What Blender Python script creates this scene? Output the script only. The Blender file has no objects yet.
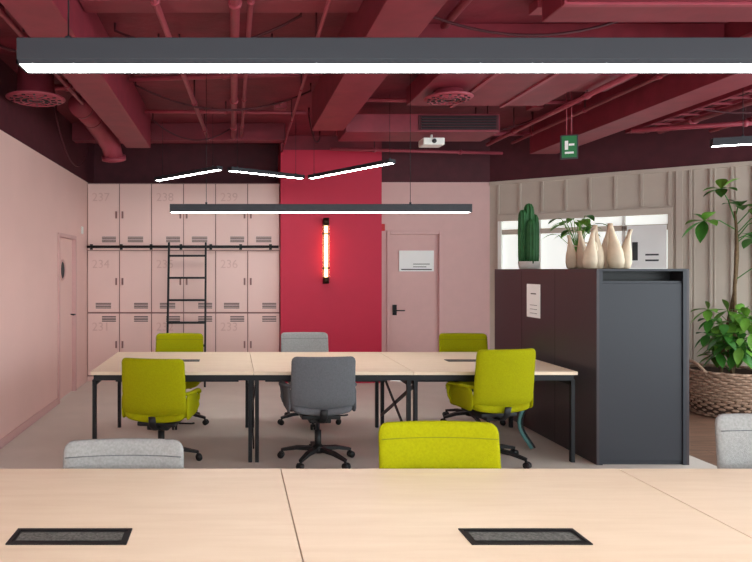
import bpy, bmesh, math, random
from mathutils import Vector, Matrix
random.seed(7)
sc = bpy.context.scene
sc.view_settings.view_transform = 'Standard'

# ---------------------------------------------------------------- materials
def lin(c):
    return tuple(((x/255)/12.92 if x/255 <= 0.04045 else ((x/255+0.055)/1.055)**2.4) for x in c)
def base_mat(name):
    m = bpy.data.materials.new(name); m.use_nodes = True
    nt = m.node_tree; b = nt.nodes['Principled BSDF']
    return m, nt, b
def mat(name, col, rough=0.6, metal=0.0, noise=0.06, nscale=8, bump=0.0, bscale=60, spec=0.4):
    m, nt, b = base_mat(name)
    c = lin(col)
    tc = nt.nodes.new('ShaderNodeTexCoord')
    n = nt.nodes.new('ShaderNodeTexNoise'); n.inputs['Scale'].default_value = nscale
    n.inputs['Detail'].default_value = 4
    nt.links.new(tc.outputs['Object'], n.inputs['Vector'])
    r = nt.nodes.new('ShaderNodeValToRGB')
    r.color_ramp.elements[0].position = .3; r.color_ramp.elements[1].position = .7
    r.color_ramp.elements[0].color = (*[x*(1-noise) for x in c], 1)
    r.color_ramp.elements[1].color = (*[min(1, x*(1+noise)) for x in c], 1)
    nt.links.new(n.outputs['Fac'], r.inputs['Fac'])
    nt.links.new(r.outputs['Color'], b.inputs['Base Color'])
    b.inputs['Roughness'].default_value = rough
    b.inputs['Metallic'].default_value = metal
    b.inputs['Specular IOR Level'].default_value = spec
    if bump:
        n2 = nt.nodes.new('ShaderNodeTexNoise'); n2.inputs['Scale'].default_value = bscale
        nt.links.new(tc.outputs['Object'], n2.inputs['Vector'])
        bp = nt.nodes.new('ShaderNodeBump'); bp.inputs['Strength'].default_value = bump
        bp.inputs['Distance'].default_value = .01
        nt.links.new(n2.outputs['Fac'], bp.inputs['Height'])
        nt.links.new(bp.outputs['Normal'], b.inputs['Normal'])
    return m
def emis(name, col, strength):
    m, nt, b = base_mat(name)
    b.inputs['Base Color'].default_value = (*lin(col), 1)
    b.inputs['Emission Color'].default_value = (*lin(col), 1)
    b.inputs['Emission Strength'].default_value = strength
    return m
def wood(name, c1, c2, sx=1.2, sy=14, planks=None, rough=.45):
    m, nt, b = base_mat(name)
    tc = nt.nodes.new('ShaderNodeTexCoord'); mp = nt.nodes.new('ShaderNodeMapping')
    mp.inputs['Scale'].default_value = (sx, sy, 1)
    nt.links.new(tc.outputs['Object'], mp.inputs['Vector'])
    n = nt.nodes.new('ShaderNodeTexNoise'); n.inputs['Scale'].default_value = 3
    n.inputs['Detail'].default_value = 8; n.inputs['Distortion'].default_value = .3
    nt.links.new(mp.outputs['Vector'], n.inputs['Vector'])
    r = nt.nodes.new('ShaderNodeValToRGB')
    r.color_ramp.elements[0].position = .3; r.color_ramp.elements[1].position = .7
    r.color_ramp.elements[0].color = (*lin(c1), 1); r.color_ramp.elements[1].color = (*lin(c2), 1)
    nt.links.new(n.outputs['Fac'], r.inputs['Fac'])
    out = r.outputs['Color']
    if planks:
        br = nt.nodes.new('ShaderNodeTexBrick'); br.inputs['Scale'].default_value = 1
        br.inputs['Brick Width'].default_value = planks[0]; br.inputs['Row Height'].default_value = planks[1]
        br.inputs['Mortar Size'].default_value = .003
        br.inputs['Color1'].default_value = (1, 1, 1, 1); br.inputs['Color2'].default_value = (.75, .75, .75, 1)
        br.inputs['Mortar'].default_value = (.2, .2, .2, 1)
        nt.links.new(tc.outputs['Object'], br.inputs['Vector'])
        mx = nt.nodes.new('ShaderNodeMix'); mx.data_type = 'RGBA'; mx.blend_type = 'MULTIPLY'
        mx.inputs['Factor'].default_value = 1
        nt.links.new(out, mx.inputs['A']); nt.links.new(br.outputs['Color'], mx.inputs['B'])
        out = mx.outputs['Result']
    nt.links.new(out, b.inputs['Base Color'])
    b.inputs['Roughness'].default_value = rough
    return m
def glassy(name, col, alpha):
    m, nt, b = base_mat(name)
    b.inputs['Base Color'].default_value = (*lin(col), 1)
    b.inputs['Roughness'].default_value = .1
    b.inputs['Alpha'].default_value = alpha
    return m

PINK = mat('pink_paint', (232, 194, 186), .6, noise=.02, nscale=2)
PINKL = mat('pink_locker_paint', (238, 204, 196), .45, noise=.02, nscale=2)
PINKD = mat('pink_shadow_gap', (150, 112, 108), .7)
PINKT = mat('pink_number_paint', (222, 184, 176), .6)
PINKR = mat('dusty_pink_paint', (214, 172, 168), .6, noise=.02)
CRIM = mat('crimson_paint', (196, 32, 66), .55, noise=.03, nscale=3)
BURG = mat('burgundy_ceiling_paint', (116, 34, 48), .6, noise=.3, nscale=2.2, bump=.4, bscale=14)
BURG2 = mat('burgundy_duct_paint', (128, 42, 56), .5, noise=.16, nscale=5)
BURG3 = mat('burgundy_pipe_paint', (154, 62, 76), .45, noise=.1)
BURGD = mat('dark_burgundy_paint', (74, 24, 34), .7, noise=.15)
TAUPE = mat('taupe_panel_paint', (194, 181, 168), .6, noise=.02)
TAUPED = mat('taupe_panel_batten', (188, 175, 162), .6, noise=.02)
WHITE = mat('white_paint', (238, 238, 232), .5, noise=.01)
FLOOR = mat('greige_floor', (212, 203, 193), .55, noise=.04, nscale=3, bump=.05)
WOODF = wood('brown_plank_floor', (112, 82, 66), (150, 114, 94), 1.2, 14, planks=(1.4, .16))
MAPLE = wood('pale_maple', (233, 210, 182), (241, 220, 194), 1.0, 9)
BLACK = mat('black_metal', (24, 25, 29), .45, metal=.3, noise=.05)
CHAR = mat('charcoal_metal', (44, 46, 53), .45, metal=.1, noise=.03, nscale=2)
CHARS = mat('charcoal_side_panel', (62, 55, 59), .35, metal=.1, noise=.03, nscale=2)
LAMPB = mat('graphite_lamp_housing', (46, 48, 54), .5, noise=.02)
PLAST = mat('black_plastic', (18, 18, 20), .5)
GRAYF = mat('grey_fabric', (104, 106, 110), .9, noise=.1, nscale=90, bump=.4, bscale=300, spec=.1)
LGRAYF = mat('light_grey_fabric', (156, 156, 154), .9, noise=.12, nscale=90, bump=.4, bscale=300, spec=.1)
LIMEF = mat('lime_fabric', (158, 158, 10), .9, noise=.08, nscale=90, bump=.4, bscale=300, spec=.1)
LIMES = mat('lime_seam_thread', (118, 120, 8), .9)
STRIP = emis('led_strip', (250, 252, 250), 26)
SCON = emis('warm_filament', (255, 196, 140), 7)
SGLASS = glassy('clear_glass_tube', (255, 225, 205), .22)
BRASS = mat('dark_bronze', (60, 40, 30), .35, metal=.8)
LEAF = mat('leaf_green', (54, 112, 38), .45, noise=.3, nscale=6)
LEAF2 = mat('leaf_light_green', (96, 144, 50), .45, noise=.25, nscale=6)
CACT = mat('cactus_green', (44, 100, 52), .6, noise=.2, nscale=20)
BARK = mat('bark', (104, 84, 60), .9, noise=.25, nscale=30, bump=.5)
WICK = mat('wicker', (158, 130, 110), .8, noise=.35, nscale=40)
WICKD = mat('wicker_dark_core', (70, 54, 44), .9)
SOIL = mat('soil', (50, 38, 30), .95, noise=.3, nscale=40)
CERAM = mat('cream_ceramic', (226, 206, 178), .5, noise=.1, nscale=12)
POTW = mat('white_pot', (220, 214, 206), .5)
PAPER = mat('paper', (240, 240, 238), .7, noise=.01)
INK = mat('ink', (60, 60, 62), .7)
GREEN = emis('exit_green', (20, 110, 56), .12)
REDP = mat('red_plastic', (200, 30, 35), .4)
BRUSH = mat('grey_brush_mesh', (92, 92, 88), .8, noise=.5, nscale=120)
WINGLOW = emis('glowing_window_panel', (238, 242, 238), .6)  # panel glows by itself in place of the bright room beyond the window
CABLE = mat('teal_cable_sleeve', (90, 140, 140), .5)

# ---------------------------------------------------------------- mesh builder
class MB:
    def __init__(s): s.v=[]; s.f=[]; s.m=[]; s.sm=[]; s.mats=[]
    def mi(s, m):
        if m not in s.mats: s.mats.append(m)
        return s.mats.index(m)
    def add(s, vs, fs, m, smooth=False):
        o = len(s.v); s.v += [tuple(v) for v in vs]; i = s.mi(m)
        for f in fs: s.f.append([a+o for a in f]); s.m.append(i); s.sm.append(smooth)
    def box(s, x0, x1, y0, y1, z0, z1, m, bev=0, rz=0, M=None, seg=2):
        bm = bmesh.new(); bmesh.ops.create_cube(bm, size=1)
        for v in bm.verts: v.co = Vector((v.co.x*(x1-x0), v.co.y*(y1-y0), v.co.z*(z1-z0)))
        if bev: bmesh.ops.bevel(bm, geom=bm.edges[:], offset=bev, segments=seg, affect='EDGES', profile=.6)
        c = Vector(((x0+x1)/2, (y0+y1)/2, (z0+z1)/2)); R = Matrix.Rotation(rz, 4, 'Z')
        T = (M if M else Matrix()) @ Matrix.Translation(c) @ R
        bm.verts.index_update()
        s.add([T @ v.co for v in bm.verts], [[v.index for v in f.verts] for f in bm.faces], m)
        bm.free()
    def beam(s, p, q, w, h, m, up=(0,0,1)):
        s.tube([p, q], None, m, rect=(w, h), up=up)
    def tube(s, pts, r, m, n=10, rect=None, up=(0,0,1), taper=None, closed=False, smooth=True):
        pts = [Vector(p) for p in pts]; up = Vector(up); vs=[]; fs=[]
        k = 4 if rect else n
        N = len(pts)
        for i, p in enumerate(pts):
            if closed: t = pts[(i+1) % N]-pts[i-1]
            else: t = pts[min(i+1, N-1)]-pts[max(i-1, 0)]
            t.normalize()
            u = up if abs(t.dot(up)) < .98 else Vector((1, 0, 0))
            a = t.cross(u).normalized(); b = a.cross(t).normalized()
            sc_ = taper[i] if taper else 1
            if rect:
                w, h = rect[0]/2*sc_, rect[1]/2*sc_
                vs += [p+a*w+b*h, p-a*w+b*h, p-a*w-b*h, p+a*w-b*h]
            else:
                ra, rb = (r if isinstance(r, tuple) else (r, r))
                for j in range(n):
                    th = 2*math.pi*j/n
                    vs.append(p+a*math.cos(th)*ra*sc_+b*math.sin(th)*rb*sc_)
        for i in range(N if closed else N-1):
            i2 = (i+1) % N
            for j in range(k):
                fs.append([i*k+j, i*k+(j+1)%k, i2*k+(j+1)%k, i2*k+j])
        if not closed:
            fs.append(list(range(k))[::-1]); fs.append([(N-1)*k+j for j in range(k)])
        s.add(vs, fs, m, smooth and not rect)
    def cyl(s, p, q, r, m, n=20):
        s.tube([p, q], r, m, n=n)
    def lathe(s, prof, c, m, n=24, rib=None, cap=True):
        vs=[]; fs=[]; c = Vector(c)
        for (r, z) in prof:
            for j in range(n):
                th = 2*math.pi*j/n
                rr = r*(1+(rib[1]*math.cos(rib[0]*th) if rib else 0))
                vs.append(c+Vector((rr*math.cos(th), rr*math.sin(th), z)))
        P = len(prof)
        for i in range(P-1):
            for j in range(n):
                fs.append([i*n+j, i*n+(j+1)%n, (i+1)*n+(j+1)%n, (i+1)*n+j])
        if cap:
            fs.append(list(range(n))[::-1]); fs.append([(P-1)*n+j for j in range(n)])
        s.add(vs, fs, m, True)
    def pillow(s, W, H, r, T, fn, m, nu=16, nv=16):
        def half(z):
            d = min(z, H-z)
            return W/2-(r-math.sqrt(max(0, r*r-(r-d)**2)) if d < r else 0)
        zs = [H*(.5-.5*math.cos(math.pi*i/nv)) for i in range(nv+1)]
        us = [-math.cos(math.pi*i/nu) for i in range(nu+1)]
        vs=[]; fs=[]
        for sgn in (1, -1):
            for z in zs:
                for u in us:
                    e = (1-abs(u)**10)*(1-abs(2*z/H-1)**12)
                    vs.append(fn(u*half(z), z, sgn*T/2*(.2+.8*max(0, e)**.5)))
        n1 = (nu+1)*(nv+1); w = nu+1
        for q in (0, 1):
            for i in range(nv):
                for j in range(nu):
                    a = q*n1+i*w+j; f = [a, a+1, a+w+1, a+w]
                    fs.append(f if q else f[::-1])
        ring = [j for j in range(w)]+[i*w+nu for i in range(1, nv+1)]+[nv*w+j for j in range(nu-1, -1, -1)]+[i*w for i in range(nv-1, 0, -1)]
        for i in range(len(ring)):
            a, b = ring[i], ring[(i+1) % len(ring)]
            fs.append([a, b, b+n1, a+n1])
        s.add(vs, fs, m, True)
    def leaf(s, base, d, L, Wd, m, droop=.35, up=Vector((0, 0, 1))):
        d = Vector(d).normalized(); a = d.cross(up)
        if a.length < .05: a = Vector((1, 0, 0))
        a.normalize(); nrm = a.cross(d).normalized(); vs=[]; fs=[]
        prof = [.06, .5, .85, 1, .92, .6, .04]
        for i, w in enumerate(prof):
            t = i/(len(prof)-1)
            p = Vector(base)+d*L*t-Vector((0, 0, 1))*droop*L*t*t
            for k in (-1, 0, 1): vs.append(p+a*k*w*Wd/2+nrm*abs(k)*w*Wd*.12)
        for i in range(len(prof)-1):
            for k in (0, 1):
                q = i*3+k; fs.append([q, q+1, q+4, q+3])
        s.add(vs, fs, m, True)
    def obj(s, name, loc=(0, 0, 0), rz=0, recalc=True):
        me = bpy.data.meshes.new(name); me.from_pydata(s.v, [], s.f)
        for m in s.mats: me.materials.append(m)
        for p, i, k in zip(me.polygons, s.m, s.sm): p.material_index = i; p.use_smooth = k
        if recalc:
            bm = bmesh.new(); bm.from_mesh(me); bmesh.ops.recalc_face_normals(bm, faces=bm.faces[:]); bm.to_mesh(me); bm.free()
        o = bpy.data.objects.new(name, me); sc.collection.objects.link(o)
        o.location = loc; o.rotation_euler = (0, 0, rz)
        return o
def text(body, size, M, m, parent, name, extrude=.001):
    cu = bpy.data.curves.new(name, 'FONT'); cu.body = body; cu.size = size; cu.extrude = extrude
    cu.align_x = 'CENTER'; cu.align_y = 'CENTER'; cu.materials.append(m)
    o = bpy.data.objects.new(name, cu); sc.collection.objects.link(o)
    o.parent = parent; o.matrix_world = M
    return o

CZ = 3.5      # slab height
PT = 2.86     # paint line
XL = -2.08; YB = 9.78; YN = -2.6; XR = 6.6
# ---------------------------------------------------------------- floor / ceiling
b = MB(); b.box(XL-.1, 3.95, YN-.1, YB+.12, -.1, 0, FLOOR); b.obj('floor')
b = MB(); b.box(3.951, XR+.1, YN-.1, YB+.12, -.1, 0, WOODF); b.obj('floor')
b = MB(); b.box(XL-.1, XR+.1, YN-.1, YB+.12, CZ, CZ+.12, BURG); b.obj('ceiling')

# left wall with door opening
DY0, DY1, DZ = 7.75, 8.62, 2.05
b = MB()
b.box(XL-.1, XL, YN, DY0, 0, PT, PINK); b.box(XL-.1, XL, DY1, YB, 0, PT, PINK); b.box(XL-.1, XL, DY0, DY1, DZ, PT, PINK)
b.box(XL-.1, XL, YN, YB, PT, CZ, BURGD)
b.obj('wall_left')
b = MB()
b.box(XL-.07, XL-.03, DY0+.05, DY1-.05, .01, DZ-.05, PINK, .003)
for (y0, y1, z0, z1) in ((DY0, DY0+.05, 0, DZ), (DY1-.05, DY1, 0, DZ), (DY0+.05, DY1-.05, DZ-.05, DZ)):
    b.box(XL-.08, XL+.02, y0+.001, y1-.001, z0+.002, z1-.001, PINKR, .004)
yc = DY0+.32
ring = [(XL-.025, yc+.12*math.cos(t*math.pi/12), 1.6+.12*math.sin(t*math.pi/12)) for t in range(24)]
b.tube(ring, .014, PINKR, closed=True, up=(1, 0, 0), n=8)
b.cyl((XL-.035, yc, 1.6), (XL-.026, yc, 1.6), .115, INK, 32)
b.tube([(XL-.03, DY1-.12, 1.02), (XL+.03, DY1-.12, 1.02), (XL+.03, DY1-.24, 1.02)], .009, BLACK)
b.obj('door_1')
b = MB(); b.box(XL+.001, XL+.02, 8.95, 9.02, 2.1, 2.2, WHITE, .004); b.obj('thermostat')
b = MB(); b.box(XL+.001, XL+.014, YN+.05, DY0-.01, .001, .08, PINKR, .003); b.obj('baseboard_left')

# back wall behind lockers & pink wall with door
b = MB(); b.box(XL, 2.05, YB, YB+.1, 0, PT, PINK); b.box(XL, 2.05, YB, YB+.1, PT, CZ, BURGD); b.obj('wall_back')
b = MB(); b.box(.69, 2.12, 9.2, 9.77, 0, 3.3, CRIM, .004); b.box(.69, 2.12, 9.2, 9.77, 3.3, CZ, BURG); b.obj('wall_column_crimson')
BY = 9.33; d0, d1, dz = 2.22, 3.02, 2.16
b = MB()
b.box(2.121, d0, BY, BY+.12, 0, PT, PINKR); b.box(d1, 3.72, BY, BY+.12, 0, PT, PINKR); b.box(d0, d1, BY, BY+.12, dz, PT, PINKR)
b.box(2.121, 3.72, BY, BY+.12, PT, CZ, BURGD)
b.obj('wall_back_entrance')
b = MB()
b.box(d0+.05, d1-.05, BY+.03, BY+.07, .01, dz-.05, PINKR, .003)
for (x0, x1, z0, z1) in ((d0, d0+.05, 0, dz), (d1-.05, d1, 0, dz), (d0+.05, d1-.05, dz-.05, dz)):
    b.box(x0+.001, x1-.001, BY-.02, BY+.1, z0+.002, z1-.001, PINKR, .004)
b.tube([(d0+.12, BY+.03, 1.02), (d0+.12, BY-.04, 1.02), (d0+.25, BY-.04, 1.02)], .009, BLACK)
b.box(d0+.09, d0+.15, BY+.02, BY+.031, .95, 1.1, BLACK)
b.obj('door_2')
b = MB()
b.box(2.40, 2.90, BY+.005, BY+.028, 1.58, 1.88, PAPER, .003)
for i in range(2): b.box(2.60, 2.84-.05*i, BY+.003, BY+.005, 1.68-.04*i, 1.69-.04*i, INK)
b.box(2.43, 2.87, BY+.003, BY+.005, 1.60, 1.615, INK)
b.obj('door_sign')
b = MB(); b.box(2.14, 2.19, BY-.03, BY-.001, 2.16, 2.26, REDP, .006); b.obj('fire_alarm_button')

# angled wall ---------------------------------------------------
A = Vector((3.70, 9.33, 0)); B = Vector((6.6, 9.33-2.9*1.83/2.35, 0)); L = (B-A).length
ang = math.atan2(B.y-A.y, B.x-A.x)
W = Matrix.Translation(A) @ Matrix.Rotation(ang, 4, 'Z')
w0, w1, wz0, wz1 = .12, 2.18, .95, 2.34
b = MB()
b.box(0, w0, 0, .1, 0, PT, TAUPE, M=W); b.box(w1, L, 0, .1, 0, PT, TAUPE, M=W)
b.box(w0, w1, 0, .1, 0, wz0, TAUPE, M=W); b.box(w0, w1, 0, .1, wz1, PT, TAUPE, M=W)
b.box(0, L, 0, .1, PT, CZ, BURGD, M=W)
x = .10
while x < w1-.05:
    b.box(x, x+.035, -.02, 0, wz1+.06, PT-.05, TAUPED, .004, M=W)
    b.box(x, x+.035, -.02, 0, .1, wz0-.05, TAUPED, .004, M=W); x += .29
x = w1+.16
while x < L-.05:
    b.box(x, x+.03, -.022, 0, .1, PT-.05, TAUPED, .006, M=W); b.box(x+.045, x+.06, -.012, 0, .1, PT-.05, TAUPED, .004, M=W); x += .20
b.box(0, L, -.025, 0, PT-.05, PT, TAUPE, M=W); b.box(0, L, -.025, 0, 0, .1, TAUPE, M=W)
b.box(w1+.03, w1+.10, -.03, 0, .1, PT-.05, TAUPE, .004, M=W)
b.obj('wall_right_angled')
b = MB()
fr = .05
b.box(w0, w1, -.045, .09, wz1-fr, wz1+.03, TAUPE, .004, M=W); b.box(w0, w1, -.045, .09, wz0, wz0+fr, TAUPE, .004, M=W)
b.box(w0, w0+fr, -.045, .09, wz0+fr, wz1-fr, WHITE, .004, M=W); b.box(w1-fr, w1, -.045, .09, wz0+fr, wz1-fr, TAUPE, .004, M=W)
for xx in (.66, 1.2, 1.66): b.box(xx-.02, xx+.02, -.02, .06, wz0+fr, wz1-fr, WHITE, .003, M=W)
b.box(w0+fr, w1-fr, -.02, .06, 2.10, 2.17, TAUPE, .003, M=W)
b.box(w0+fr, w1-fr, .03, .036, wz0+fr, 2.10, WINGLOW, M=W)
b.box(w0+fr, w1-fr, .03, .036, 2.17, wz1-fr, WINGLOW, M=W)
b.obj('window_1')
b = MB()
b.box(1.70, 2.12, -.075, -.05, 1.62, 2.16, PAPER, .003, M=W)
b.box(1.76, 1.82, -.078, -.075, 1.72, 1.95, INK, M=W)
for i in range(2): b.box(1.90, 2.04, -.078, -.075, 1.78-.07*i, 1.80-.07*i, INK, M=W)
b.obj('wall_sign')

# right wall & wall behind camera; unseen windows added to let in fill light
YR = B.y
def fill_window_wall(name, horizontal, c, a0, a1, wa0, wa1, z0, z1, matw, n):
    b = MB()
    def bx(p0, p1, q0, q1, m, t0=0, t1=.12):
        if horizontal: b.box(p0, p1, c-t1, c-t0, q0, q1, m)
        else: b.box(c+t0, c+t1, p0, p1, q0, q1, m)
    bx(a0, wa0, 0, CZ, matw); bx(wa1, a1, 0, CZ, matw); bx(wa0, wa1, 0, z0, matw); bx(wa0, wa1, z1, CZ, matw)
    b.obj(name)
    b = MB()
    bx(wa0, wa1, z0, z0+.06, WHITE, .01, .1); bx(wa0, wa1, z1-.06, z1, WHITE, .01, .1)
    for i in range(n+1):
        p = wa0+(wa1-wa0-.06)*i/n
        bx(p, p+.06, z0+.06, z1-.06, WHITE, .01, .1)
    return b.obj
fill_window_wall('wall_right', False, XR, YN, YR, -2.0, 6.6, .3, 3.2, TAUPE, 6)('fill_window_right')  # window openings on this unseen side are added for fill
fill_window_wall('wall_front', True, YN, XL, XR, XL+.3, XR-.3, .4, 3.2, PINK, 6)('fill_window_front')  # window openings behind the camera are added for fill

# ---------------------------------------------------------------- lockers
LX0, LX1 = XL+.004, .685; LF = 9.33
b = MB()
b.box(LX0, LX1, LF+.02, YB-.005, .0, 2.85, PINKD)
b.box(LX0, LX1, LF+.003, LF+.02, 0.002, .07, PINKL)
cw = (LX1-LX0)/6
rows = [(.08, .98), (.99, 1.88), (1.94, 2.84)]
for r_, (z0, z1) in enumerate(rows):
    for c_ in range(6):
        x0 = LX0+cw*c_
        b.box(x0+.006, x0+cw-.006, LF, LF+.02, z0+.006, z1-.006, PINKL, .004)
        vx0, vx1 = x0+cw*.5-.11, x0+cw*.5+.11
        zs = z1-.12 if r_ == 0 else z0+.06
        if (c_ + r_) % 2 == 0 or r_ == 0: vx0, vx1 = x0+cw-.25, x0+cw-.05
        for k in range(4): b.box(vx0, vx1, LF-.003, LF, zs+k*.022, zs+k*.022+.011, BLACK)
        lx = x0+cw-.045 if c_ % 2 == 0 else x0+.045
        b.box(lx-.012, lx+.012, LF-.018, LF, (z0+z1)/2-.05, (z0+z1)/2+.05, PINKD, .003)
b.box(LX0, LX1, LF-.005, LF+.02, 1.885, 1.935, PINKL)
lk = b.obj('locker_cabinet')
k = 0
for r_, (z0, z1) in enumerate(rows):
    for c_ in (0, 2, 4):
        k += 1
        M = Matrix.Translation((LX0+cw*(c_+.42), LF-.002, z1-.2)) @ Matrix.Rotation(math.pi/2, 4, 'X')
        text(str(230+k), .17, M, PINKT, lk, 'number_%d' % k)
b = MB()
b.tube([(LX0+.02, LF-.10, 1.93), (.66, LF-.10, 1.93)], .020, BLACK)
for i in range(7):
    xx = LX0+.06+i*(.62-LX0)/6.3
    b.box(xx-.012, xx+.012, LF-.10, LF-.006, 1.92, 1.94, BLACK); b.box(xx-.02, xx+.02, LF-.014, LF-.006, 1.89, 1.97, BLACK)
b.obj('ladder_rail')
b = MB()
def lp(z): return LF-.15-(1.95-z)*.16
for xx in (-.89, -.37):
    b.beam((xx, lp(0.0), .0), (xx, lp(1.98), 1.98), .026, .06, BLACK, up=(0, 1, 0))
    b.tube([(xx, lp(1.9), 1.9), (xx, lp(1.97)+.0, 1.985), (xx, LF-.1, 1.985)], .011, BLACK, n=8)
z = .25
while z < 1.9:
    b.box(-.89, -.37, lp(z)-.03, lp(z)+.03, z-.014, z+.014, BLACK, .003); z += .31
b.obj('library_ladder')

# sconce
b = MB()
sx, sy = (324-232)/69.7, 9.2
b.box(sx-.03, sx+.03, sy-.02, sy-.001, 1.48, 2.26, BRASS, .004)
b.cyl((sx, sy-.075, 1.41), (sx, sy-.075, 1.50), .045, BRASS); b.cyl((sx, sy-.075, 2.22), (sx, sy-.075, 2.33), .045, BRASS)
b.cyl((sx, sy-.075, 1.62), (sx, sy-.075, 1.635), .056, BRASS); b.cyl((sx, sy-.075, 2.10), (sx, sy-.075, 2.115), .056, BRASS)
b.box(sx-.02, sx+.02, sy-.07, sy-.01, 1.44, 1.48, BRASS); b.box(sx-.02, sx+.02, sy-.07, sy-.01, 2.25, 2.29, BRASS)
b.cyl((sx, sy-.075, 1.50), (sx, sy-.075, 2.22), .022, SCON, 12)
b.cyl((sx, sy-.075, 1.49), (sx, sy-.075, 2.23), .052, SGLASS, 24)
b.obj('wall_sconce')

# ---------------------------------------------------------------- ceiling structure
def one(name, fn):
    b = MB(); fn(b); return b.obj(name)
one('ceiling_beam', lambda b: b.box(.86, 1.20, YN, 7.0, 3.10, CZ-.001, BURG2, .006))
one('ceiling_beam', lambda b: b.box(3.80, 4.15, YN, 8.3, 3.08, CZ-.001, BURG2, .006))
one('ceiling_beam', lambda b: b.box(-1.30, -1.0, YN, 8.0, 3.10, CZ-.001, BURG2, .006))
one('ceiling_beam', lambda b: b.box(1.21, 3.79, 5.0, 5.2, 3.34, CZ-.001, BURG2, .006))
one('ceiling_beam', lambda b: b.box(-.99, .85, 4.2, 4.4, 3.34, CZ-.001, BURG2, .006))
one('ceiling_beam', lambda b: b.box(XL+.01, .68, 8.4, 8.6, 3.28, CZ-.001, BURG, .006))
one('ceiling_beam', lambda b: b.box(4.16, 6.5, 5.9, 6.1, 3.32, CZ-.001, BURG2, .006))
def ac(b):
    b.box(1.25, 2.95, 7.15, 7.7, 3.12, 3.32, BURG2, .01)
    b.box(2.05, 2.93, 7.14, 7.15, 3.14, 3.30, BURGD)
    for i in range(5): b.box(2.08, 2.9, 7.13, 7.14, 3.15+.03*i, 3.165+.03*i, BLACK)
    for xx in (1.35, 2.85):
        for yy in (7.25, 7.6): b.cyl((xx, yy, 3.31), (xx, yy, CZ-.001), .008, BURGD, 6)
one('air_conditioning_unit', ac)
def duct1(b):
    b.box(1.74, 3.1, 5.35, 6.5, 3.24, 3.42, BURG2, .01)
    for xx in (1.85, 2.95):
        for yy in (5.45, 6.4): b.cyl((xx, yy, 3.41), (xx, yy, CZ-.001), .008, BURGD, 6)
    for xx in (2.2, 2.7): b.box(xx-.02, xx+.02, 5.335, 6.515, 3.225, 3.425, BURG3, .003)
    b.box(3.1, 3.5, 5.6, 6.1, 3.27, 3.40, BURG2, .01)
one('rectangular_duct', duct1)
def duct2(b):
    b.box(2.0, 3.5, 2.6, 4.2, 3.2, 3.42, BURG2, .01)
    for yy in (2.9, 3.4, 3.9): b.box(1.985, 3.515, yy-.02, yy+.02, 3.185, 3.425, BURG3, .003)
    for xx in (2.1, 3.4):
        for yy in (2.7, 4.1): b.cyl((xx, yy, 3.41), (xx, yy, CZ-.001), .008, BURGD, 6)
one('rectangular_duct', duct2)
def round_diffuser(cx, cy, z, R0=.2, top=CZ-.001):
    b = MB(); q = R0/.2
    b.lathe([(.05*q, 0), (.2*q, .0), (.22*q, .015), (.2*q, .03), (.14*q, .04), (.13*q, top-z)], (cx, cy, z), BURG3, 32)
    for k in range(3):
        R = (.06+.05*k)*q
        b.tube([(cx+R*math.cos(t*math.pi/12), cy+R*math.sin(t*math.pi/12), z-.004) for t in range(24)], .008, BURG3, closed=True, n=6)
    for k in range(14):
        th = k*math.pi/7
        b.beam((cx+.03*q*math.cos(th), cy+.03*q*math.sin(th), z-.004), (cx+.19*q*math.cos(th), cy+.19*q*math.sin(th), z-.004), .02, .006, BLACK)
    b.obj('round_air_diffuser')
round_diffuser(-1.78, 5.9, 3.14, .24); round_diffuser(1.98, 5.95, 3.16, .20, 3.238)
round_diffuser(5.3, 4.2, 3.2, .2)
def duct(b):
    b.tube([(-1.62, 6.9, 3.36), (-1.6, 7.4, 3.34), (-1.56, 7.8, 3.26), (-1.5, 8.05, 3.14), (-1.48, 8.15, 3.0)], .12, BURG3, n=20)
    for t in ((-1.62, 7.0, 3.36), (-1.6, 7.4, 3.345)):
        b.cyl((t[0], t[1]-.02, t[2]), (t[0], t[1]+.02, t[2]), .13, BURG2, 20)
    b.cyl((-1.48, 8.14, 3.03), (-1.48, 8.16, 2.98), .15, BURG3, 24)
one('round_duct', duct)
def pipe(name, pts, r, m=BURG3):
    b = MB(); b.tube(pts, r, m, n=10)
    for a_, c_ in zip(pts[:-1], pts[1:]):
        a_, c_ = Vector(a_), Vector(c_); Ls = (c_-a_).length; d = (c_-a_).normalized()
        k = max(1, int(Ls/1.1))
        for i in range(k):
            p = a_.lerp(c_, (i+.5)/k)
            b.cyl(p-d*.018, p+d*.018, r*1.4, m, 10)
            b.cyl((p.x, p.y, p.z), (p.x, p.y, CZ-.001), min(.008, r*.5), BURGD, 6)
    b.obj(name)
pipe('ceiling_pipe', [(0.02, YN+.2, 3.30), (0.02, 8.3, 3.30)], .032)
pipe('ceiling_pipe', [(0.12, YN+.2, 3.31), (0.12, 8.3, 3.31)], .018)
pipe('ceiling_pipe', [(-.62, YN+.2, 3.24), (-.50, 3.4, 3.26), (-.30, 8.3, 3.26)], .022)
pipe('ceiling_pipe', [(1.6, YN+.2, 3.44), (1.6, 4.9, 3.44)], .03)
pipe('ceiling_pipe', [(5.0, YN+.2, 3.23), (5.0, 7.6, 3.23)], .04)
pipe('ceiling_pipe', [(5.3, YN+.2, 3.14), (5.3, 7.2, 3.14)], .02)
pipe('ceiling_pipe', [(-1.9, YN+.2, 3.40), (-1.9, 5.2, 3.40)], .03)
pipe('ceiling_pipe', [(1.3, 6.8, 3.38), (2.4, 6.85, 3.38), (3.7, 6.9, 3.38)], .022)
pipe('ceiling_pipe', [(1.3, 8.1, 3.3), (3.7, 8.1, 3.3)], .03)
pipe('ceiling_pipe', [(1.3, 8.6, 3.2), (3.7, 8.9, 3.2)], .022)
pipe('ceiling_pipe', [(4.3, 5.2, 3.36), (6.4, 4.6, 3.36)], .03)
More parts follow.
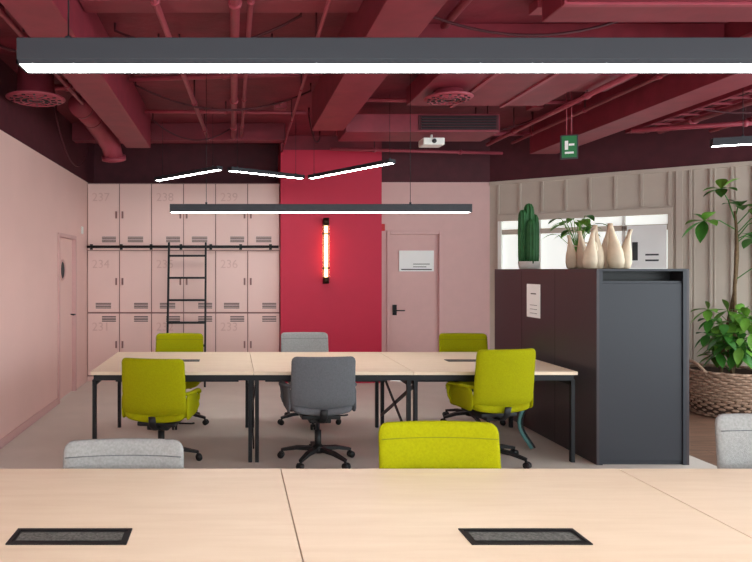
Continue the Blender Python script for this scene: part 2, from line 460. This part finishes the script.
pipe('ceiling_pipe', [(4.3, 7.0, 3.1), (6.2, 6.3, 3.1)], .025)
pipe('ceiling_pipe', [(-.98, 6.2, 3.42), (.84, 6.0, 3.42)], .025)
pipe('ceiling_pipe', [(-.98, 5.2, 3.20), (-.2, 5.25, 3.20), (.84, 5.2, 3.20)], .016)
pipe('ceiling_pipe', [(-.98, 7.3, 3.38), (.84, 7.35, 3.38)], .02)
pipe('ceiling_pipe', [(-2.0, 6.55, 3.44), (-1.32, 6.55, 3.44)], .03)
pipe('ceiling_pipe', [(-1.45, -2, 3.22), (-1.45, 6.3, 3.22)], .02)
pipe('ceiling_pipe', [(3.3, 5.25, 3.22), (3.3, 8.4, 3.22)], .024)
pipe('ceiling_pipe', [(3.62, -2, 3.24), (3.62, 8.4, 3.24)], .018)
pipe('ceiling_pipe', [(.6, -2, 3.26), (.6, 4.1, 3.26), (.7, 9.1, 3.26)], .014)
pipe('ceiling_pipe', [(4.4, -2, 3.25), (4.4, 8.2, 3.25)], .03)
pipe('ceiling_pipe', [(5.9, -2, 3.26), (5.9, 6.8, 3.26)], .03)
def tray(x0, x1, y0, y1, z):
    b = MB()
    b.box(x0, x0+.012, y0, y1, z, z+.06, BURG2); b.box(x1-.012, x1, y0, y1, z, z+.06, BURG2)
    y = y0+.1
    while y < y1:
        b.box(x0+.012, x1-.012, y, y+.03, z+.004, z+.018, BURG2); y += .22
    for i, xx in enumerate((.25, .42, .6, .75)):
        X = x0+(x1-x0)*xx
        b.tube([(X+.01*math.sin(j*1.7+i), y0+.05+(y1-y0-.1)*j/24, z+.03) for j in range(25)], .011, (BURGD, BURG3, BURGD, BURG2)[i], n=6)
    y = y0+.3
    while y < y1:
        for X in (x0+.006, x1-.006): b.cyl((X, y, z+.05), (X, y, CZ-.001), .005, BURGD, 6)
        y += 1.5
    b.obj('cable_tray')
tray(.28, .50, YN+.2, 3.9, 3.27)
tray(4.6, 4.85, YN+.2, 7.6, 3.2)
def cable(b):
    for (p, q, sag) in (((-.95, 6.4, 3.42), (.8, 6.6, 3.42), .22), ((-1.95, 7.2, 3.3), (-1.95, 8.8, 3.2), .35), ((1.3, 7.85, 3.4), (3.6, 7.8, 3.4), .22), ((1.3, 4.6, 3.44), (2.9, 4.7, 3.44), .16), ((4.2, 6.6, 3.44), (6.0, 6.3, 3.44), .28), ((-.95, 7.8, 3.4), (.0, 8.2, 3.4), .2), ((-.9, 5.0, 3.44), (.5, 4.7, 3.44), .18), ((-1.95, 4.4, 3.44), (-1.35, 5.3, 3.44), .2), ((.9, 7.6, 3.4), (1.2, 8.9, 3.4), .15), ((4.2, 4.6, 3.4), (5.7, 4.2, 3.44), .25)):
        p, q = Vector(p), Vector(q); pts=[]
        for i in range(13):
            t = i/12; v = p.lerp(q, t); v.z -= sag*4*t*(1-t); pts.append(v)
        pts = [Vector((p.x, p.y, CZ-.002))]+pts+[Vector((q.x, q.y, CZ-.002))]
        b.tube(pts, .010, BURGD, n=6)
one('ceiling_cables', cable)
def jbox(b):
    for (x_, y_) in ((-.5, 5.8), (.55, 7.4), (-1.7, 4.6), (2.2, 4.6), (3.45, 7.4), (4.3, 6.9), (1.4, 3.0), (-.3, 8.9), (5.6, 5.2)):
        b.box(x_-.07, x_+.07, y_-.07, y_+.07, CZ-.07, CZ-.001, BURG3, .006)
        b.cyl((x_, y_-.07, CZ-.04), (x_, y_-.16, CZ-.04), .012, BURG3, 8)
one('junction_boxes', jbox)

def proj(b):
    b.box(2.12, 2.36, 7.2, 7.4, 2.99, 3.07, WHITE, .015); b.cyl((2.24, 7.3, 3.06), (2.24, 7.3, 3.119), .015, WHITE, 10)
    b.cyl((2.24, 7.19, 3.03), (2.24, 7.201, 3.03), .025, INK, 16)
one('ceiling_speaker', proj)
def exitsign(b):
    M = Matrix.Translation((3.37, 6.5, 2.83)) @ Matrix.Rotation(-.35, 4, 'Z')
    b.box(-.08, .08, -.015, .015, -.12, .12, INK, .004, M=M)
    b.box(-.066, .066, -.018, -.0151, -.106, .106, GREEN, M=M)
    b.box(-.04, -.01, -.021, -.0181, -.03, .06, PAPER, M=M); b.box(-.005, .045, -.021, -.0181, .01, .03, PAPER, M=M)
    b.box(-.04, .04, -.021, -.0181, -.07, -.05, PAPER, M=M)
    b.cyl((3.35, 6.51, 2.94), (3.35, 6.51, CZ-.001), .005, BURG3, 6); b.cyl((3.39, 6.49, 2.94), (3.39, 6.49, CZ-.001), .005, BURG3, 6)
one('exit_sign', exitsign)
def smoke(cx, cy):
    b = MB(); b.lathe([(.05, 0), (.06, .02), (.06, .05), (.02, .051), (.02, CZ-.002-3.0)], (cx, cy, 3.0), WHITE, 20); b.obj('smoke_detector')
smoke(-1.98+.15, 4.0)

# ---------------------------------------------------------------- linear lamps
def lamp(p, q, z, w=.10, h=.085, name='linear_pendant_lamp', wires=(.12, .88)):
    b = MB(); p = Vector((p[0], p[1], z)); q = Vector((q[0], q[1], z)); d = (q-p); Ln = d.length; d.normalize()
    M = Matrix.Translation(p) @ Matrix.Rotation(math.atan2(d.y, d.x), 4, 'Z')
    b.box(0, Ln, -w/2, w/2, .012, h, LAMPB, .003, M=M)
    b.box(0, Ln, -w/2, -w/2+.006, 0, .0125, LAMPB, M=M); b.box(0, Ln, w/2-.006, w/2, 0, .0125, LAMPB, M=M)
    b.box(0, .006, -w/2, w/2, 0, .0125, LAMPB, M=M); b.box(Ln-.006, Ln, -w/2, w/2, 0, .0125, LAMPB, M=M)
    b.box(.007, Ln-.007, -w/2+.0065, w/2-.0065, .002, .0118, STRIP, M=M)
    for t in wires:
        b.cyl(M @ Vector((Ln*t, 0, h)), M @ Vector((Ln*t, 0, CZ-.001-z)), .0025, BLACK, 6)
        b.cyl(M @ Vector((Ln*t, 0, h-.002)), M @ Vector((Ln*t, 0, h+.02)), .01, LAMPB, 10)
    b.obj(name)
lamp((-.66, 2.04), (2.6, 2.04), 2.232, w=.105, h=.080, wires=(.045, .95))
lamp((-.57, 6.0), (2.2, 6.0), 2.13, w=.10, h=.075, wires=(.12, .80))
lamp((-.97, 8.4), (-.14, 7.47), 2.75, w=.09, h=.045, wires=(.1, .9))
lamp((-.03, 7.55), (.89, 8.2), 2.75, w=.09, h=.045, wires=(.1, .9))
lamp((.99, 8.2), (1.73, 7.0), 2.75, w=.09, h=.045, wires=(.05, .97))
lamp((4.35, 5.9), (6.2, 5.2), 2.72, w=.09, h=.07)
lamp((3.6, 2.04), (6.3, 2.04), 2.232, w=.105)  # out of view to the right, lamp added for extra light
lamp((-.67, -1.0), (2.6, -1.0), 2.245, w=.105)  # unseen lamp behind the camera, added to brighten the room
lamp((3.6, -1.0), (6.3, -1.0), 2.245, w=.105)  # second unseen lamp added behind the camera for fill

# ---------------------------------------------------------------- desks
def desk(name, xs, y0, y1, zt, th, ytray=None, tw=.195, td=.06):
    b = MB()
    for a_, c_ in zip(xs[:-1], xs[1:]):
        b.box(a_+.002, c_-.002, y0, y1, zt-th, zt, MAPLE, .002)
        cx = (a_+c_)/2; yt = ytray
        b.box(cx-tw, cx+tw, yt-td, yt-td+.012, zt, zt+.004, PLAST); b.box(cx-tw, cx+tw, yt+td-.012, yt+td, zt, zt+.004, PLAST)
        b.box(cx-tw, cx-tw+.012, yt-td+.012, yt+td-.012, zt, zt+.004, PLAST); b.box(cx+tw-.012, cx+tw, yt-td+.012, yt+td-.012, zt, zt+.004, PLAST)
        b.box(cx-tw+.012, cx+tw-.012, yt-td+.012, yt+td-.012, zt, zt+.001, PLAST)
        b.box(cx-tw+.022, cx+tw-.022, yt-.030, yt+.03, zt+.001, zt+.003, BRUSH)
        b.box(a_+.12, c_-.12, yt-.16, yt+.16, zt-th-.14, zt-th-.12, BLACK)
        b.box(a_+.12, c_-.12, yt-.16, yt-.15, zt-th-.12, zt-th-.03, BLACK); b.box(a_+.12, c_-.12, yt+.15, yt+.16, zt-th-.12, zt-th-.03, BLACK)
    fz = zt-th
    ya, yb = y0+.03, y1-.03
    b.box(xs[0]+.02, xs[-1]-.02, ya, ya+.04, fz-.05, fz, BLACK); b.box(xs[0]+.02, xs[-1]-.02, yb-.04, yb, fz-.05, fz, BLACK)
    for i, xx in enumerate(xs):
        xx = min(max(xx, xs[0]+.025), xs[-1]-.025)
        offs = (0,) if i in (0, len(xs)-1) else (-.028, .028)
        for o_ in offs:
            for yy in (ya-.0, yb-.04):
                b.box(xx+o_-.016, xx+o_+.016, yy, yy+.04, 0.0, fz-.05, BLACK, .003)
            b.box(xx+o_-.016, xx+o_+.016, ya, yb, fz-.09, fz-.045, BLACK)
        if 0 < i < len(xs)-1:
            b.beam((xx, ya+.02, .12), (xx, yb-.02, fz-.1), .012, .03, BLACK); b.beam((xx+.014, yb-.02, .12), (xx+.014, ya+.02, fz-.1), .012, .03, BLACK)
    return b.obj(name)
desk('bench_desk', [-1.22, .205, 1.63, 3.055], 1.25, 2.75, .76, .028, ytray=2.045, tw=.185)
desk('bench_desk', [-1.17, .18, 1.50, 2.86], 5.37, 6.66, .76, .028, ytray=6.02)
def pcable(b):
    P = []
    for i in range(15):
        t = i/14; P.append((2.62+.05*math.sin(t*7), 5.95-.2*t, .60-.58*t))
    b.tube(P, .016, CABLE, n=8); b.tube([(p[0]+.035, p[1]+.02, p[2]) for p in P], .010, PLAST, n=8)
one('power_cable', pcable)

# ---------------------------------------------------------------- storage cabinet
def cab(b):
    x0, x1, y0, y1, H = 2.99, 3.75, 5.33, 7.40, 1.61
    b.box(x0, x0+.02, y0, y1, 0, H, CHARS, .002); b.box(x1-.02, x1, y0, y1, 0, H, CHARS, .002)
    b.box(x0+.02, x1-.02, y1-.02, y1, 0, H, CHAR); b.box(x0+.02, x1-.02, y0, y1-.02, H-.02, H, CHAR, .002)
    b.box(x0+.02, x1-.02, y0+.02, y1-.02, .0, .06, CHAR); b.box(x0+.02, x0+.05, y0, y0+.03, .0, H-.02, CHAR)
    b.box(x1-.05, x1-.02, y0, y0+.03, 0, H-.02, CHAR)
    b.box(x0+.05, x1-.05, y0+.012, y0+.04, .03, H-.12, CHAR, .004)
    b.box(x0+.05, x1-.05, y0+.16, y0+.17, H-.12, H-.02, PLAST)
    b.box(x0+.05, x1-.05, y0+.02, y0+.04, H-.125, H-.1, CHAR)
    for yy in (y0+.69, y0+1.38): b.box(x0-.001, x0+.001, yy-.002, yy+.002, .02, H-.02, PLAST)
one('storage_cabinet', cab)
def notice(b):
    b.box(2.984, 2.9885, 6.30, 6.58, 1.13, 1.46, PAPER)
    b.box(2.982, 2.984, 6.38, 6.49, 1.36, 1.37, INK)
    for i in range(3): b.box(2.982, 2.984, 6.36, 6.51, 1.25-.04*i, 1.254-.04*i, INK)
one('paper_notice', notice)

# ---------------------------------------------------------------- chairs
def chair(loc, rz, fab, lift=0.0, name='office_chair', Hh=.46, seam=None):
    b = MB()
    zb = .45+lift; H = Hh
    def fb(x, z, off):
        y = -.235 - .06*(z/H) + .55*x*x + off
        if z < .12: y += .05*((.12-z)/.12)**2*1.5
        return (x*(1-.03*z/H), y, zb+z)
    b.pillow(.53, H, .04, .05, fb, fab)
    for zz in (H*.86,):
        b.tube([fb(-.255+.51*i/16, zz, .0245) for i in range(17)], .0022, seam or GRAYF, n=5)
    zs = .455+lift
    def fs(x, z, off):
        y = z-.24
        dz = -.05*max(0, (z-.36)/.12)**2 + .03*(x/.25)**2
        return (x, y, zs+dz+off)
    b.pillow(.50, .48, .07, .07, fs, fab)
    b.box(-.16, .16, -.16, .16, zs-.075, zs-.04, PLAST, .012)
    b.box(-.09, .09, -.12, .12, zs-.115, zs-.073, PLAST, .012)
    b.tube([(.08, .05, zs-.09), (.24, .06, zs-.09), (.27, .06, zs-.085)], .007, PLAST, n=8)
    b.tube([(0, -.08, zs-.095), (0, -.2, zs-.085), (0, -.26, zs-.04), (0, -.28, zs+.03)], (.03, .010), PLAST, n=10)
    za = .205-max(0, lift)
    for s_ in (-1, 1):
        X = s_*.285
        pts = [(s_*.235, -.19, zb+za), (X, -.13, zb+za), (X+s_*.01, 0, zb+za), (X+s_*.01, .10, zb+za-.005), (X+s_*.005, .145, zb+za-.03), (X, .15, zb+za-.09), (X-s_*.01, .12, zb+.02), (s_*.235, .08, zb-.005)]
        P = []
        for i in range(len(pts)-1):
            a_, c_ = Vector(pts[i]), Vector(pts[i+1])
            P += [a_, a_.lerp(c_, .5)]
        P.append(Vector(pts[-1]))
        for _ in range(2): P = [P[0]]+[(P[i-1]+P[i]*2+P[i+1])/4 for i in range(1, len(P)-1)]+[P[-1]]
        b.tube(P, (.024, .014), fab, n=10, up=(0, 0, 1))
        b.pillow(.36, za, .05, .026, lambda x, z, off, s_=s_: (s_*.268+off, x-.03, zb+z-.005), fab, 8, 8)
    b.cyl((0, 0, .09), (0, 0, .26), .028, PLAST); b.cyl((0, 0, .25), (0, 0, zs-.11), .016, BLACK)
    b.lathe([(.05, .075), (.055, .09), (.05, .125), (.032, .14)], (0, 0, 0), PLAST, 20)
    for i in range(5):
        th = 2*math.pi*i/5+.3; dx, dy = math.cos(th), math.sin(th)
        b.tube([(dx*.03, dy*.03, .105), (dx*.18, dy*.18, .10), (dx*.31, dy*.31, .072)], None, PLAST, rect=(.048, .035), taper=[1, .85, .6])
        b.cyl((dx*.305, dy*.305, .05), (dx*.305, dy*.305, .08), .01, PLAST, 8)
        cx, cy = dx*.315, dy*.315; nx, ny = -dy, dx
        for q in (-1, 1):
            b.cyl((cx+nx*.006*q, cy+ny*.006*q, .028), (cx+nx*.024*q, cy+ny*.024*q, .028), .028, PLAST, 18)
        b.tube([(cx+nx*.0, cy, .028), (cx, cy, .06)], .007, PLAST, n=6)
    return b.obj(name, (loc[0], loc[1], 0.0), rz)
chair((.72, 5.45), 0.05, GRAYF, 0, seam=PLAST)
chair((-.59, 5.42), -.16, LIMEF, -.05, Hh=.50, seam=LIMES)
chair((2.15, 5.45), .18, LIMEF, .02, Hh=.50, seam=LIMES)
chair((-.57, 6.82), math.pi, LIMEF, seam=LIMES)
chair((.80, 6.82), math.pi+.05, LGRAYF, .01)
chair((2.50, 6.82), math.pi-.05, LIMEF, seam=LIMES)
chair((-.46, 2.56), math.pi+.03, LGRAYF, -.05)
chair((.89, 2.55), math.pi, LIMEF, .03, seam=LIMES)
chair((2.37, 2.60), math.pi-.10, LGRAYF, .03, Hh=.48)

# ---------------------------------------------------------------- things on the cabinet
CT = 1.6101
def cactus(b):
    cx, cy = 3.24, 7.1
    b.lathe([(.085, 0), (.10, .01), (.11, .08), (.105, .085), (.095, .07)], (cx, cy, CT), POTW, 28)
    b.lathe([(.095, .065), (.02, .07)], (cx, cy, CT), SOIL, 20)
    for (dx, dy, r, h) in ((0.01, 0.02, .052, .72), (-.068, .0, .042, .65), (.07, .01, .042, .60), (.0, -.07, .044, .54)):
        prof = [(r*.85, .06), (r, .14), (r*1.02, h*.6), (r*.98, h-.10), (r*.85, h-.045), (r*.55, h-.012), (r*.1, h)]
        b.lathe(prof, (cx+dx, cy+dy, CT), CACT, 64, rib=(8, .16))
one('potted_cactus', cactus)
def plant(b):
    cx, cy = 3.60, 6.78
    b.lathe([(.06, 0), (.085, .02), (.095, .14), (.09, .145), (.08, .13)], (cx, cy, CT), POTW, 28)
    b.lathe([(.08, .12), (.02, .125)], (cx, cy, CT), SOIL, 16)
    for i in range(22):
        th = random.random()*6.28; R = .06+.13*random.random(); z = .34+.24*random.random()
        tip = Vector((cx+R*math.cos(th), cy+R*math.sin(th)*.8, CT+z))
        b.tube([(cx, cy, CT+.12), (cx+R*.3*math.cos(th), cy+R*.3*math.sin(th), CT+z*.65), tip], .004, LEAF2, n=5)
        b.leaf(tip, (math.cos(th), math.sin(th)*.7, .25), .14+.07*random.random(), .085, random.choice([LEAF, LEAF2, LEAF2]), .6)
one('potted_plant', plant)
def vase(cx, cy, s, lean, k):
    b = MB()
    prof = [(.035, 0), (.055, .01), (.066, .07), (.060, .15), (.042, .22), (.026, .29), (.018, .35), (.021, .39), (.015, .388), (.010, .33)]
    b.lathe([(r*s, z*s*1.0) for r, z in prof], (0, 0, 0), CERAM, 28)
    b.v = [(x+lean[0]*(z/s)**2*2.0, y+lean[1]*(z/s)**2*2.0, z) for x, y, z in b.v]
    if k % 2 == 0:
        b.tube([(lean[0]*.15+.022*s, 0, .27*s), (.06*s, 0, .26*s), (.075*s, 0, .19*s), (.055*s, 0, .13*s)], .008*s, CERAM, n=8)
    b.obj('ceramic_vase', (cx, cy, CT+.0003), random.random()*.6-.3)
for i, (sx_, d_, s_, ln) in enumerate(((583, 6.32, .95, (-.1, 0)), (596, 6.02, 1.05, (.05, .1)), (606, 6.32, 1.1, (.12, 0)), (616, 5.98, 1.08, (-.15, .05)), (572, 6.36, .85, (-.1, 0)), (627, 6.10, .95, (.2, 0)), (590, 5.8, .9, (.1, 0)))):
    X = (sx_-232)*d_/650; X = min(X, 3.68); vase(X, d_, s_, ln, i)

# ---------------------------------------------------------------- big potted tree
def basket(b):
    rows_ = 17; n = 120; H = .50
    b.lathe([(.30, .0), (.355, .06), (.385, .25), (.375, H-.03), (.35, H-.03), (.35, .42)], (0, 0, 0), WICKD, 40)
    b.lathe([(.35, .41), (.01, .43)], (0, 0, 0), SOIL, 24)
    for r_ in range(rows_):
        z = .018+(H-.03)*r_/(rows_-1); t = z/H
        R = .31+.09*math.sin(min(1, t*1.25)*math.pi/2)-.015*max(0, t-.7)
        pts = []
        for j in range(n):
            th = 2*math.pi*j/n
            rr = R+.012*math.cos(20*th+(math.pi if r_ % 2 else 0))
            pts.append((rr*math.cos(th), rr*math.sin(th), z))
        b.tube(pts, .017, WICK, closed=True, n=6)
    for s_ in (0, math.pi):
        pts = []
        for i in range(9):
            a_ = math.pi*i/8; th = s_-.45+.9*i/8*1.0
            pts.append((.40*math.cos(th), .40*math.sin(th), H-.02+.11*math.sin(a_)))
        b.tube(pts, .018, WICK, n=8)
def tree(b):
    basket(b)
    def trunk(pts, r0, r1):
        P = [Vector(p) for p in pts]; Q = []
        for i in range(len(P)-1): Q += [P[i], P[i].lerp(P[i+1], .5)]
        Q.append(P[-1])
        for _ in range(2): Q = [Q[0]]+[(Q[i-1]+Q[i]*2+Q[i+1])/4 for i in range(1, len(Q)-1)]+[Q[-1]]
        b.tube(Q, 1.0, BARK, n=8, taper=[r0+(r1-r0)*i/(len(Q)-1) for i in range(len(Q))])
    def palm(p, d, n, L, m=None):
        d = Vector(d).normalized()
        a = d.cross(Vector((0, 0, 1))); a = a.normalized() if a.length > .1 else Vector((1, 0, 0)); c = a.cross(d)
        for i in range(n):
            th = 2*math.pi*i/n+random.random()*.4
            v = d*.35+a*math.cos(th)+c*math.sin(th)*.7
            b.leaf(p, v, L*(.8+.35*random.random()), L*.5, m or random.choice([LEAF, LEAF, LEAF2]), .35)
    trunk([(.05, 0, .41), (.11, .02, .9), (.06, .0, 1.4), (.12, .0, 1.9), (.08, 0, 2.25)], .024, .012)
    trunk([(-.04, .05, .41), (.02, .08, .9), (.16, .04, 1.5), (.15, .05, 2.0)], .018, .01)
    trunk([(.0, -.08, .41), (-.08, -.1, .75), (-.12, -.1, 1.0)], .014, .008)
    for (st, en, n, L) in (((.08, 0, 2.15), (-.16, -.12, 2.48), 6, .22), ((.08, 0, 2.05), (-.30, -.05, 2.14), 6, .24), ((.09, 0, 2.2), (.10, -.05, 2.30), 6, .22),
                           ((.1, 0, 2.0), (.33, -.1, 2.22), 7, .24), ((.1, 0, 1.9), (.30, .02, 1.95), 6, .22), ((.1, 0, 2.1), (.40, -.1, 2.40), 6, .20),
                           ((.12, 0, 1.95), (.44, -.05, 2.0), 6, .22), ((.1, 0, 1.95), (.22, -.16, 2.14), 6, .22), ((.1, 0, 1.5), (.34, -.1, 1.62), 5, .2)):
        st, en = Vector(st), Vector(en); mid = st.lerp(en, .5)+Vector((0, 0, .05))
        b.tube([st, mid, en], .006, LEAF, n=6); palm(en, en-mid+Vector((0, 0, .05)), n, L)
    for i in range(38):
        th = random.random()*6.28; R = .08+.24*random.random(); z = .62+.55*random.random()
        en = Vector((R*math.cos(th), R*math.sin(th)*.8-.03, z)); st = Vector((0.02, 0, z-.15))
        b.tube([st, st.lerp(en, .5)+Vector((0, 0, .04)), en], .004, LEAF, n=5)
        palm(en, (math.cos(th), math.sin(th), .3), 5, .18, random.choice([LEAF, LEAF2, LEAF2]))
b = MB(); tree(b); b.obj('potted_tree', (5.49, 7.20, .002))

# ---------------------------------------------------------------- world & light
w = bpy.data.worlds.new('World'); sc.world = w; w.use_nodes = True
bg = w.node_tree.nodes['Background']; bg.inputs['Color'].default_value = (.87, .97, 1, 1); bg.inputs['Strength'].default_value = 5.4
def portal(name, loc, rot, sx, sy):  # steers sky light in through the added fill windows
    l = bpy.data.lights.new(name, 'AREA'); l.shape = 'RECTANGLE'; l.size = sx; l.size_y = sy
    l.cycles.is_portal = True
    o = bpy.data.objects.new(name, l); sc.collection.objects.link(o); o.location = loc; o.rotation_euler = rot
portal('daylight_portal_front', (2.26, YN-.14, 1.8), (math.pi/2, 0, math.pi), 8.0, 2.8)
portal('daylight_portal_right', (XR+.14, 2.3, 1.75), (math.pi/2, 0, math.pi/2), 8.6, 2.9)

# ---------------------------------------------------------------- camera
cd = bpy.data.cameras.new('camera'); cam = bpy.data.objects.new('camera', cd); sc.collection.objects.link(cam)
cam.location = (0, 0, 1.6); cam.rotation_euler = (math.pi/2, 0, 0)
cd.sensor_width = 36; cd.lens = 36*650/752
cd.shift_x = (376-232)/752; cd.shift_y = (270-281)/752
cd.clip_start = .05
sc.camera = cam
